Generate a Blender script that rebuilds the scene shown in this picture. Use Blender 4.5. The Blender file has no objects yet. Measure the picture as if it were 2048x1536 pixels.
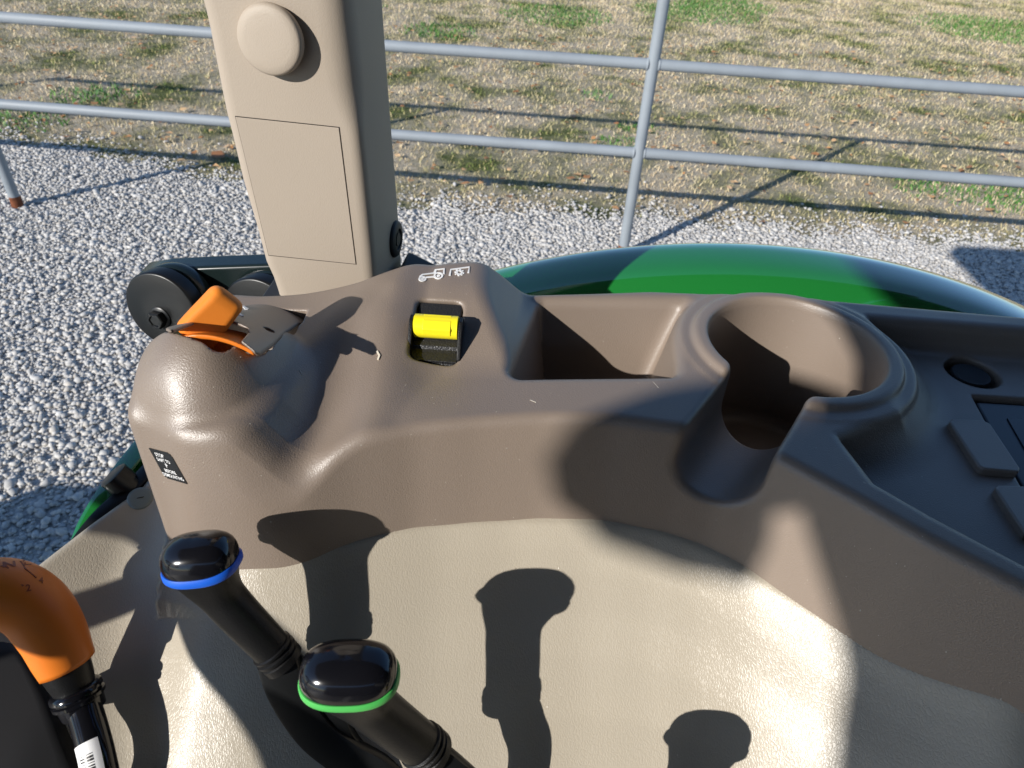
import bpy, bmesh, math, random, time
import numpy as np
from mathutils import Vector, Matrix
T0 = time.time()
S = bpy.context.scene
rng = np.random.default_rng(7); random.seed(7)

# ------------------------------------------------------------------ camera
F_PX = 1400.0; CAM_H = 1.9
vp = np.array([-116.0, 1823.0]); dn = np.array([vp[0], vp[1], F_PX]); dn /= np.linalg.norm(dn)
upv = -dn; fw = np.array([0, 0, 1.0]); fw = fw - upv * fw.dot(upv); fw /= np.linalg.norm(fw)
rt = np.cross(fw, upv); rt = rt if rt[0] > 0 else -rt
M = np.stack([rt, fw, upv])                       # world = M @ cam(x right, y down, z forward)
cam = bpy.data.cameras.new('camera'); co = bpy.data.objects.new('camera', cam); S.collection.objects.link(co)
R3 = Matrix([[M[i][0], -M[i][1], -M[i][2]] for i in range(3)])
co.matrix_world = Matrix.Translation((0, 0, CAM_H)) @ R3.to_4x4()
cam.sensor_width = 36.0; cam.lens = 36.0 * F_PX / 2048.0; cam.clip_start = 0.01; cam.clip_end = 500
cam.dof.use_dof = True; cam.dof.focus_distance = 0.42; cam.dof.aperture_fstop = 22.0
S.camera = co
# ------------------------------------------------------------------ light
SUN_AZ, SUN_EL = math.radians(47.3), math.radians(24.7)     # direction the light travels over the ground, from +X
sdir = Vector((math.cos(SUN_AZ) * math.cos(SUN_EL), math.sin(SUN_AZ) * math.cos(SUN_EL), -math.sin(SUN_EL)))
sl = bpy.data.lights.new('sun', 'SUN'); sl.energy = 5.0; sl.angle = math.radians(0.53); sl.color = (1.0, 0.955, 0.89)
so = bpy.data.objects.new('sun', sl); S.collection.objects.link(so); so.rotation_euler = sdir.to_track_quat('-Z', 'Y').to_euler()
w = bpy.data.worlds.new('World'); S.world = w; w.use_nodes = True
nt = w.node_tree; bg = nt.nodes['Background']; sky = nt.nodes.new('ShaderNodeTexSky'); sky.sky_type = 'NISHITA'
sky.sun_disc = False; sky.sun_elevation = SUN_EL; to_sun = -sdir
sky.sun_rotation = math.atan2(to_sun.x, to_sun.y); sky.ozone_density = 5.0; sky.dust_density = 0.2; sky.air_density = 1.0
nt.links.new(sky.outputs[0], bg.inputs[0]); bg.inputs[1].default_value = 0.125
S.view_settings.view_transform = 'Standard'; S.view_settings.look = 'None'; S.view_settings.exposure = 0.25; S.view_settings.gamma = 1
S.render.engine = 'CYCLES'

# ------------------------------------------------------------------ helpers
C = np.array([0, 0, CAM_H])
def ray(px, py): return M @ np.array([px - 1024.0, py - 768.0, F_PX])
def atz(px, py, z): r = ray(px, py); return C + r * ((z - CAM_H) / r[2])       # z absolute
def aty(px, py, y): r = ray(px, py); return C + r * (y / r[1])
def atd(px, py, d): return C + d * ray(px, py) / F_PX
def atp(px, py, p0, n): r = ray(px, py); n = np.asarray(n, float); return C + r * (np.dot(np.asarray(p0) - C, n) / np.dot(r, n))

def prop(o, label=None, cat=None, group=None, kind=None):
    if label: o['label'] = label
    if cat: o['category'] = cat
    if group: o['group'] = group
    if kind: o['kind'] = kind
    return o
def empty(name, loc=(0, 0, 0)):
    o = bpy.data.objects.new(name, None); S.collection.objects.link(o); o.location = loc; o.empty_display_size = 0.05; return o
def link(name, me, mat=None, parent=None, smooth=True):
    o = bpy.data.objects.new(name, me); S.collection.objects.link(o)
    if mat: me.materials.append(mat)
    if smooth: me.shade_smooth()
    if parent:
        o.parent = parent
        l = parent
        off = Vector((0, 0, 0))
        while l: off += l.location; l = l.parent
        o.location = -off if off.length > 0 else (0, 0, 0)
    return o
def rawmesh(name, V, Fs):
    me = bpy.data.meshes.new(name); me.from_pydata([tuple(map(float, v)) for v in V], [], [tuple(map(int, f)) for f in Fs]); me.update(); return me
def fastmesh(name, V, Fq):
    V = np.asarray(V, np.float32); Fq = np.asarray(Fq, np.int32); k = Fq.shape[1]
    me = bpy.data.meshes.new(name); me.vertices.add(len(V)); me.vertices.foreach_set('co', V.ravel())
    me.loops.add(Fq.size); me.loops.foreach_set('vertex_index', Fq.ravel())
    me.polygons.add(len(Fq)); me.polygons.foreach_set('loop_start', np.arange(0, Fq.size, k, dtype=np.int32))
    me.update(calc_edges=True); return me
def fixnormals(me):
    bm = bmesh.new(); bm.from_mesh(me); bmesh.ops.recalc_face_normals(bm, faces=bm.faces[:]); bm.to_mesh(me); bm.free(); me.update()
def obj(name, V, Fs, mat, parent=None, smooth=True, bevel=0.0, seg=3, sub=0):
    me = rawmesh(name, V, Fs); fixnormals(me); o = link(name, me, mat, parent, smooth)
    if smooth and not sub: me.set_sharp_from_angle(angle=math.radians(50))
    if bevel:
        b = o.modifiers.new('bevel', 'BEVEL'); b.width = bevel; b.segments = seg; b.limit_method = 'ANGLE'; b.angle_limit = math.radians(30); b.harden_normals = True
    if sub:
        s = o.modifiers.new('sub', 'SUBSURF'); s.levels = sub; s.render_levels = sub
    return o
def box(name, a, b, mat, parent=None, bevel=0.003):
    a = np.minimum(a, b); b = np.maximum(a, b) if False else np.asarray(b, float)
    x0, y0, z0 = a; x1, y1, z1 = b
    V = [(x0, y0, z0), (x1, y0, z0), (x1, y1, z0), (x0, y1, z0), (x0, y0, z1), (x1, y0, z1), (x1, y1, z1), (x0, y1, z1)]
    Fs = [(0, 1, 2, 3), (4, 5, 6, 7), (0, 1, 5, 4), (1, 2, 6, 5), (2, 3, 7, 6), (3, 0, 4, 7)]
    return obj(name, V, Fs, mat, parent, bevel=bevel)
def loft(name, rings, mat, parent=None, cap=True, smooth=True, closed=True, sub=0, bevel=0):
    n = len(rings[0]); V = [p for r in rings for p in r]; Fs = []
    for i in range(len(rings) - 1):
        for j in range(n if closed else n - 1):
            k = (j + 1) % n; Fs.append((i * n + j, i * n + k, (i + 1) * n + k, (i + 1) * n + j))
    if cap: Fs.append(tuple(range(n))); Fs.append(tuple((len(rings) - 1) * n + j for j in range(n)))
    return obj(name, V, Fs, mat, parent, smooth, sub=sub, bevel=bevel)
def catmull(P, n):
    P = np.asarray(P, float); Q = np.vstack([2 * P[0] - P[1], P, 2 * P[-1] - P[-2]]); out = []
    for i in range(1, len(Q) - 2):
        for t in np.linspace(0, 1, n, endpoint=False):
            a, b, c, d = Q[i - 1], Q[i], Q[i + 1], Q[i + 2]
            out.append(0.5 * (2 * b + (c - a) * t + (2 * a - 5 * b + 4 * c - d) * t * t + (3 * b - a - 3 * c + d) * t ** 3))
    out.append(P[-1]); return np.array(out)
def frame(t, up=(0, 0, 1)):
    t = np.asarray(t, float); t = t / np.linalg.norm(t); u = np.cross(np.asarray(up, float), t)
    if np.linalg.norm(u) < 1e-6: u = np.cross([0, 1, 0], t)
    u /= np.linalg.norm(u); return u, np.cross(t, u), t
def tube(name, pts, rad, mat, parent=None, n=24, up=(0, 0, 1), cap=True, smooth=True, sq=2.0):
    pts = np.asarray(pts, float); rings = []
    for i, p in enumerate(pts):
        t = pts[min(i + 1, len(pts) - 1)] - pts[max(i - 1, 0)]; u, v, _ = frame(t, up)
        r = rad[i] if hasattr(rad, '__len__') else rad
        ru, rv = r if hasattr(r, '__len__') else (r, r)
        ring = []
        for a in np.linspace(0, 2 * math.pi, n, endpoint=False):
            c, s = math.cos(a), math.sin(a)
            ring.append(p + u * ru * np.sign(c) * abs(c) ** (2 / sq) + v * rv * np.sign(s) * abs(s) ** (2 / sq))
        rings.append(ring)
    return loft(name, rings, mat, parent, cap, smooth)
def lathe(name, c, axis, prof, mat, parent=None, n=48, up=(0, 0, 1), smooth=True):
    """prof: list of (radius, height along axis)"""
    u, v, t = frame(axis, up); c = np.asarray(c, float)
    rings = [[c + t * h + (u * math.cos(a) + v * math.sin(a)) * max(r, 1e-5) for a in np.linspace(0, 2 * math.pi, n, endpoint=False)] for r, h in prof]
    return loft(name, rings, mat, parent, True, smooth)
def prism(name, poly, n, h0, h1, mat, parent=None, bevel=0.0, smooth=True):
    """poly: 3D points (planar), extruded along n from h0 to h1"""
    n = np.asarray(n, float); n /= np.linalg.norm(n); P = [np.asarray(p, float) for p in poly]; k = len(P)
    V = [p + n * h0 for p in P] + [p + n * h1 for p in P]
    Fs = [tuple(range(k)), tuple(range(k, 2 * k))] + [(i, (i + 1) % k, k + (i + 1) % k, k + i) for i in range(k)]
    return obj(name, V, Fs, mat, parent, smooth, bevel=bevel)
def strip(pts3, width, n, h, close=False):
    """flat ribbon with thickness along a 3D polyline -> (V,F)"""
    P = [np.asarray(p, float) for p in pts3]; n = np.asarray(n, float); n /= np.linalg.norm(n); V = []; Fs = []
    if close: P = P + [P[0]]
    for i, p in enumerate(P):
        a = P[max(i - 1, 0)] if not (close and i == 0) else P[-2]
        b = P[min(i + 1, len(P) - 1)] if not (close and i == len(P) - 1) else P[1]
        t = b - a; t /= np.linalg.norm(t) + 1e-12; s = np.cross(n, t) * width / 2
        V += [p - s, p + s, p + s + n * h, p - s + n * h]
        if i: k = 4 * i; Fs += [(k - 4 + j, k - 4 + (j + 1) % 4, k + (j + 1) % 4, k + j) for j in range(4)]
    m = len(V); Fs += [(0, 1, 2, 3), (m - 4, m - 3, m - 2, m - 1)]
    return V, Fs
def merge(parts):
    V = []; Fs = []
    for v, f in parts:
        k = len(V); V += list(v); Fs += [tuple(i + k for i in q) for q in f]
    return V, Fs
def text_geo(s, size=1.0, bold=0.0, shear=0.0):
    cu = bpy.data.curves.new('t', 'FONT'); cu.body = s; cu.size = size; cu.offset = bold; cu.align_x = 'CENTER'; cu.align_y = 'CENTER'; cu.resolution_u = 3
    o = bpy.data.objects.new('t', cu); S.collection.objects.link(o); dg = bpy.context.evaluated_depsgraph_get(); dg.update()
    me = bpy.data.meshes.new_from_object(o.evaluated_get(dg)); V = np.array([v.co[:] for v in me.vertices]); Fs = [tuple(p.vertices) for p in me.polygons]
    bpy.data.objects.remove(o); bpy.data.curves.remove(cu); bpy.data.meshes.remove(me); return V, Fs

# ------------------------------------------------------------------ materials
def mat(name, col, rough=0.5, spec=0.5, metal=0.0, coat=0.0, coat_r=0.05, bump=None, var=None, extra=None):
    """bump: list of (kind, scale, strength, distance); var: (scale, amount)"""
    m = bpy.data.materials.new(name); m.use_nodes = True; t = m.node_tree; b = t.nodes['Principled BSDF']
    b.inputs['Base Color'].default_value = (*col, 1); b.inputs['Roughness'].default_value = rough; b.inputs['Specular IOR Level'].default_value = spec
    b.inputs['Coat IOR'].default_value = 2.0; b.inputs['Metallic'].default_value = metal; b.inputs['Coat Weight'].default_value = coat; b.inputs['Coat Roughness'].default_value = coat_r
    tc = t.nodes.new('ShaderNodeTexCoord')
    if var:
        nz = t.nodes.new('ShaderNodeTexNoise'); nz.inputs['Scale'].default_value = var[0]; nz.inputs['Detail'].default_value = 6
        t.links.new(tc.outputs['Object'], nz.inputs['Vector'])
        mr = t.nodes.new('ShaderNodeMapRange'); mr.inputs[1].default_value = 0.3; mr.inputs[2].default_value = 0.7; mr.inputs[3].default_value = 1 - var[1]; mr.inputs[4].default_value = 1 + var[1]
        t.links.new(nz.outputs['Fac'], mr.inputs[0])
        mx = t.nodes.new('ShaderNodeMix'); mx.data_type = 'RGBA'; mx.blend_type = 'MULTIPLY'; mx.inputs[0].default_value = 1; mx.inputs[6].default_value = (*col, 1)
        t.links.new(mr.outputs[0], mx.inputs[7]); t.links.new(mx.outputs[2], b.inputs['Base Color'])
        r2 = t.nodes.new('ShaderNodeMapRange'); r2.inputs[1].default_value = 0.3; r2.inputs[2].default_value = 0.7; r2.inputs[3].default_value = rough * 0.88; r2.inputs[4].default_value = min(1, rough * 1.12)
        t.links.new(nz.outputs['Fac'], r2.inputs[0]); t.links.new(r2.outputs[0], b.inputs['Roughness'])
    prev = None
    for kind, sc, st, dist in (bump or []):
        if kind == 'noise':
            x = t.nodes.new('ShaderNodeTexNoise'); x.inputs['Detail'].default_value = 2; o = x.outputs['Fac']
        elif kind == 'leather':
            x = t.nodes.new('ShaderNodeTexVoronoi'); x.feature = 'DISTANCE_TO_EDGE'; x.inputs['Randomness'].default_value = 1; o = x.outputs['Distance']
        x.inputs['Scale'].default_value = sc
        src = tc.outputs['Object']
        if kind == 'leather':
            wn = t.nodes.new('ShaderNodeTexNoise'); wn.inputs['Scale'].default_value = sc * 0.35; wn.inputs['Detail'].default_value = 3; t.links.new(src, wn.inputs['Vector'])
            sb = t.nodes.new('ShaderNodeVectorMath'); sb.operation = 'SCALE'; sb.inputs[3].default_value = 2.2 / sc; t.links.new(wn.outputs['Color'], sb.inputs[0])
            ad = t.nodes.new('ShaderNodeVectorMath'); ad.operation = 'ADD'; t.links.new(src, ad.inputs[0]); t.links.new(sb.outputs[0], ad.inputs[1])
            mp = t.nodes.new('ShaderNodeMapping'); mp.inputs['Scale'].default_value = (1.5, 0.6, 0.8); mp.inputs['Rotation'].default_value = (0.3, 0.2, 0.35)
            t.links.new(ad.outputs[0], mp.inputs['Vector']); src = mp.outputs[0]
            cl = t.nodes.new('ShaderNodeMapRange'); cl.inputs[1].default_value = 0; cl.inputs[2].default_value = 0.22; cl.interpolation_type = 'SMOOTHSTEP'
            t.links.new(o, cl.inputs[0]); o = cl.outputs[0]
        t.links.new(src, x.inputs['Vector'])
        bn = t.nodes.new('ShaderNodeBump'); bn.inputs['Strength'].default_value = st; bn.inputs['Distance'].default_value = dist
        t.links.new(o, bn.inputs['Height'])
        if prev: t.links.new(prev.outputs[0], bn.inputs['Normal'])
        prev = bn
    if prev: t.links.new(prev.outputs[0], b.inputs['Normal'])
    return m
m_brown = mat('taupe_plastic', (0.226, 0.178, 0.142), 0.43, 0.8, bump=[('noise', 1400, 0.6, 0.00028)], var=(9, 0.03))
m_pillar = mat('beige_plastic', (0.385, 0.325, 0.262), 0.55, 0.4, bump=[('noise', 1300, 0.35, 0.0003)], var=(8, 0.02))
m_cream = mat('cream_vinyl', (0.42, 0.372, 0.295), 0.37, 0.5, bump=[('leather', 620, 0.30, 0.00018)], var=(3, 0.015))
m_black = mat('black_grip', (0.006, 0.006, 0.0065), 0.40, 0.38, bump=[('noise', 1500, 0.4, 0.0003)])
m_gloss = mat('black_gloss', (0.006, 0.006, 0.008), 0.13, 0.55, bump=[('noise', 90, 0.03, 0.0004)])
m_bmetal = mat('black_steel', (0.007, 0.0075, 0.008), 0.36, 0.4, bump=[('noise', 500, 0.2, 0.0002)])
m_btex = mat('black_textured', (0.018, 0.018, 0.019), 0.38, 0.5, bump=[('noise', 1100, .8, 0.0005)])
m_blue = mat('blue_ring', (0.01, 0.11, 0.62), 0.4)
m_greenr = mat('green_ring', (0.07, 0.44, 0.09), 0.42)
m_orange = mat('orange_plastic', (0.80, 0.21, 0.02), 0.42, 0.5, bump=[('noise', 900, 0.15, 0.0002)])
m_orangek = mat('orange_rubber', (0.85, 0.25, 0.025), 0.55, 0.4, bump=[('noise', 900, 0.15, 0.0002)])
m_yellow = mat('yellow_plastic', (0.92, 0.78, 0.02), 0.28, 0.5)
m_white = mat('white_ink', (0.8, 0.8, 0.8), 0.5)
m_decal = mat('decal_black', (0.012, 0.012, 0.013), 0.4)
m_green = mat('green_paint', (0.012, 0.17, 0.03), 0.15, 1.0, coat=1.0, coat_r=0.035, bump=[('noise', 25, 0.03, 0.002)])
m_dark = mat('dark_trim_and_shade', (0.02, 0.02, 0.022), 0.6)
m_gap = mat('dark_gap', (0.02, 0.016, 0.013), 0.8)
m_hinge = mat('hinge_paint', (0.009, 0.016, 0.016), 0.24, 0.5, bump=[('noise', 80, 0.08, 0.0006)])
m_plug = mat('grey_plug', (0.20, 0.23, 0.22), 0.4)
m_pipe = mat('grey_pipe_paint', (0.235, 0.262, 0.285), 0.58, 0.5, bump=[('noise', 40, 0.15, 0.002)], var=(6, 0.08))
m_rust = mat('rust', (0.16, 0.055, 0.025), 0.85, 0.2, bump=[('noise', 60, 0.6, 0.004)], var=(40, 0.35))
m_tyre = mat('tyre_rubber', (0.02, 0.02, 0.02), 0.8)

tractor = prop(empty('tractor'), 'green and tan tractor seen from its cab, brown side console with three levers', 'tractor')

# ------------------------------------------------------------------ signed distance modelling (camera-local metres: z is below the lens)
def smin(a, b, k): h = np.maximum(k - np.abs(a - b), 0) / k; return np.minimum(a, b) - h * h * k * 0.25
def smax(a, b, k): return -smin(-a, -b, k)
def sstep(a, b, x): t = np.clip((x - a) / (b - a), 0, 1); return t * t * (3 - 2 * t)
def poly2(x, y, pts):
    pts = np.asarray(pts, float); d = np.full(x.shape, 1e9); s = np.ones(x.shape, bool); n = len(pts)
    for i in range(n):
        a, b = pts[i], pts[i - 1]; ex, ey = b - a; wx, wy = x - a[0], y - a[1]
        t = np.clip((wx * ex + wy * ey) / (ex * ex + ey * ey), 0, 1); d = np.minimum(d, (wx - ex * t) ** 2 + (wy - ey * t) ** 2)
        c1 = y >= a[1]; c2 = y < b[1]; c3 = ex * wy > ey * wx; al = c1 & c2 & c3; nn = ~c1 & ~c2 & ~c3; s ^= (al | nn)
    d = np.sqrt(d); return np.where(s, d, -d)
def smooth_table(P, lo, hi, n, win):
    P = np.asarray(P, float); x = np.linspace(lo, hi, n); y = np.interp(x, P[:, 0], P[:, 1]); k = int(win / (hi - lo) * n) | 1
    ker = np.hanning(k + 2)[1:-1]; ker /= ker.sum(); yp = np.pad(y, k // 2, mode='edge')
    y2 = np.convolve(yp, ker, 'valid'); return x, y2
def tps(P, smoothing=1e-7):
    P = np.asarray(P, float); X = P[:, :2]; n = len(P)
    def U(r2): return 0.5 * r2 * np.log(r2 + 1e-12)
    K = U(((X[:, None] - X[None]) ** 2).sum(-1)) + np.eye(n) * smoothing; Q = np.hstack([np.ones((n, 1)), X])
    A = np.block([[K, Q], [Q.T, np.zeros((3, 3))]]); c = np.linalg.solve(A, np.concatenate([P[:, 2], np.zeros(3)]))
    def f(x, y):
        out = c[n] + c[n + 1] * x + c[n + 2] * y
        for i in range(n): out = out + c[i] * U((x - X[i, 0]) ** 2 + (y - X[i, 1]) ** 2)
        return out
    return f
class Grid2:
    def __init__(s, f, x0, x1, y0, y1, h):
        s.x0, s.y0, s.h = x0, y0, h; s.nx = int((x1 - x0) / h) + 1; s.ny = int((y1 - y0) / h) + 1
        X, Y = np.meshgrid(x0 + np.arange(s.nx) * h, y0 + np.arange(s.ny) * h, indexing='ij'); s.Z = f(X, Y)
    def __call__(s, x, y):
        u = np.clip((x - s.x0) / s.h, 0, s.nx - 1.001); v = np.clip((y - s.y0) / s.h, 0, s.ny - 1.001); i = u.astype(int); j = v.astype(int); a = u - i; b = v - j
        Z = s.Z; return (Z[i, j] * (1 - a) + Z[i + 1, j] * a) * (1 - b) + (Z[i, j + 1] * (1 - a) + Z[i + 1, j + 1] * a) * b
def sdf_mesh(name, f, lo, hi, h, material, parent, B=16, iters=3):
    lo = np.array(lo, float); hi = np.array(hi, float); nb = np.ceil((hi - lo) / (h * B)).astype(int); N = nb * B
    bi = np.stack(np.meshgrid(*[np.arange(k) for k in nb], indexing='ij'), -1).reshape(-1, 3)
    cen = lo + (bi * B + (B - 1) / 2) * h; fc = f(cen); keep = np.abs(fc) < math.sqrt(3) / 2 * B * h * 1.5
    V = np.empty(tuple(N), np.float32); V6 = V.reshape(nb[0], B, nb[1], B, nb[2], B)
    V6[:] = np.sign(fc).reshape(nb[0], 1, nb[1], 1, nb[2], 1)
    loc = np.stack(np.meshgrid(*[np.arange(B)] * 3, indexing='ij'), -1).reshape(-1, 3) * h
    kb = bi[keep]
    for s in range(0, len(kb), 120):
        q = kb[s:s + 120]; P = (lo + q * B * h)[:, None, :] + loc[None]; val = f(P.reshape(-1, 3)).reshape(len(q), B, B, B)
        for t in range(len(q)): V6[q[t][0], :, q[t][1], :, q[t][2], :] = val[t]
    V[0] = V[-1] = 1; V[:, 0] = V[:, -1] = 1; V[:, :, 0] = V[:, :, -1] = 1
    sg = V < 0; sg[0] = sg[-1] = False; sg[:, 0] = sg[:, -1] = False; sg[:, :, 0] = sg[:, :, -1] = False
    c8 = np.zeros(tuple(N - 1), np.int8)
    for a in (0, 1):
        for b in (0, 1):
            for c in (0, 1): c8 += sg[a:N[0] - 1 + a, b:N[1] - 1 + b, c:N[2] - 1 + c]
    act = (c8 > 0) & (c8 < 8); idx = np.full(tuple(N - 1), -1, np.int32); A = np.argwhere(act); idx[act] = np.arange(len(A))
    off = np.array([(a, b, c) for a in (0, 1) for b in (0, 1) for c in (0, 1)])
    cv = np.stack([V[A[:, 0] + o[0], A[:, 1] + o[1], A[:, 2] + o[2]] for o in off], 1); cs = cv < 0
    acc = np.zeros((len(A), 3)); cnt = np.zeros(len(A))
    for i in range(8):
        for j in range(i + 1, 8):
            if np.abs(off[i] - off[j]).sum() != 1: continue
            m = cs[:, i] != cs[:, j]; t = np.where(m, cv[:, i] / (cv[:, i] - cv[:, j] + 1e-12), 0); t = np.clip(t, 0, 1)
            acc += np.where(m[:, None], off[i] + (off[j] - off[i]) * t[:, None], 0); cnt += m
    P = lo + (A + acc / cnt[:, None]) * h
    def grad(P, e=h * 0.35):
        g = np.empty_like(P)
        for k in range(3):
            d = np.zeros(3); d[k] = e; g[:, k] = (f(P + d) - f(P - d)) / (2 * e)
        return g
    P0 = P.copy()
    for _ in range(iters):
        g = grad(P); v = f(P); st = g * (v / np.maximum((g * g).sum(1), 0.05))[:, None]; l = np.linalg.norm(st, axis=1); P = P - st * np.minimum(1, 0.5 * h / np.maximum(l, 1e-9))[:, None] * 0.9
    d = P - P0; l = np.linalg.norm(d, axis=1); P = P0 + d * np.minimum(1, 0.9 * h / np.maximum(l, 1e-9))[:, None]
    quads = []
    for ax in range(3):
        b, c = (ax + 1) % 3, (ax + 2) % 3; s0 = [slice(None)] * 3; s1 = [slice(None)] * 3; s0[ax] = slice(0, N[ax] - 1); s1[ax] = slice(1, N[ax])
        d = sg[tuple(s0)] != sg[tuple(s1)]; E = np.argwhere(d)
        E = E[(E[:, b] > 0) & (E[:, c] > 0) & (E[:, b] < N[b] - 1) & (E[:, c] < N[c] - 1)]
        fl = sg[E[:, 0], E[:, 1], E[:, 2]]; q = []
        for (db, dc) in ((1, 1), (0, 1), (0, 0), (1, 0)):
            e = E.copy(); e[:, b] -= db; e[:, c] -= dc; q.append(idx[e[:, 0], e[:, 1], e[:, 2]])
        q = np.stack(q, 1); q[~fl] = q[~fl][:, ::-1]; quads.append(q)
    Q = np.vstack(quads); Q = Q[(Q >= 0).all(1)]
    n = grad(P); n /= np.maximum(np.linalg.norm(n, axis=1), 1e-9)[:, None]
    me = fastmesh(name, P + C, Q); me.shade_smooth()
    me.normals_split_custom_set_from_vertices([tuple(v) for v in n.tolist()])
    o = link(name, me, material, parent, smooth=False); print(name, 'verts', len(P), 't', round(time.time() - T0, 1)); return o

# ---- console plan curves
YF = [(-.30, .245), (-.18, .236), (-.160, .232), (-.145, .2225), (-.133, .2215), (-.120, .2220), (-.107, .2240), (-.093, .2285), (-.073, .2385), (-.045, .250), (-.015, .2575), (.017, .2635), (.05, .266), (.085, .262), (.105, .257), (.125, .2475), (.153, .2235), (.177, .201), (.206, .1775), (.25, .143), (.30, .11), (.36, .08), (.50, .02)]
yx, yy = smooth_table(YF, -.3, .5, 1601, .02); yslope = np.gradient(yy, yx)
def yfront(x): return np.interp(x, yx, yy)
YB = [(-.3, .340), (-.145, .341), (-.12, .346), (-.09, .354), (-.06, .370), (-.03, .376), (-.01, .381), (.0, .3815), (.084, .397), (.18, .401), (.32, .394), (.5, .38)]
bx, by = smooth_table(YB, -.3, .5, 1601, .012)
ZT = [(-.105, .222, -.249), (-.098, .228, -.245), (-.102, .24, -.245), (-.096, .252, -.241), (-.091, .268, -.232), (-.088, .284, -.2250), (-.084, .30, -.2180), (-.082, .318, -.2100), (-.076, .335, -.2080), (-.095, .34, -.2105), (-.12, .35, -.217), (-.15, .35, -.228), (-.16, .32, -.232), (-.17, .25, -.232), (-.135, .30, -.230), (-.13, .25, -.240),
      (-.084, .234, -.230), (-.080, .25, -.2275), (-.077, .268, -.2245), (-.074, .285, -.2205), (-.072, .30, -.2155), (-.070, .32, -.2095), (-.068, .246, -.2210), (-.061, .262, -.220), (-.057, .28, -.2195), (-.070, .345, -.2065), (-.09, .38, -.2095), (-.06, .38, -.205), (-.052, .25, -.2205), (-.05, .29, -.220), (-.045, .34, -.219), (-.03, .25, -.22), (-.02, .30, -.22), (-.02, .37, -.22), (0, .26, -.22), (0, .33, -.22), (0, .38, -.22),
      (.05, .27, -.22), (.05, .40, -.22), (.1, .26, -.22), (.1, .33, -.22), (.1, .4, -.22), (.2, .2, -.22), (.2, .3, -.22), (.2, .4, -.22), (.3, .1, -.22), (.3, .3, -.22), (.3, .4, -.22), (.45, .1, -.22), (.45, .4, -.22)]
ztop = Grid2(tps(ZT, 2e-7), -.22, .50, .0, .45, .002)
SX, SY = .161, .339                                  # cup centre
sd = np.array([-.546, -.838]); sn = np.array([.838, -.546])
BIN = [(.018, .370), (.104, .3795), (.082, .310), (.005, .300)]
DISH = [(.219, .3785), (.34, .3745), (.49, .365), (.49, .05), (.262, .149), (.217, .1865), (.186, .214), (.168, .232), (.162, .262), (.20, .285)]
FN = np.array([0, -.022, .049]); FN = FN / np.linalg.norm(FN)         # hump front plane normal
XR = np.array([[-.140, .205], [-.128, .2185], [-.1195, .2235], [-.1123, .2373], [-.1079, .2523], [-.1039, .2717], [-.0998, .2938], [-.0928, .3196], [-.0837, .342], [-.076, .36]])
LIP = None
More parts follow.
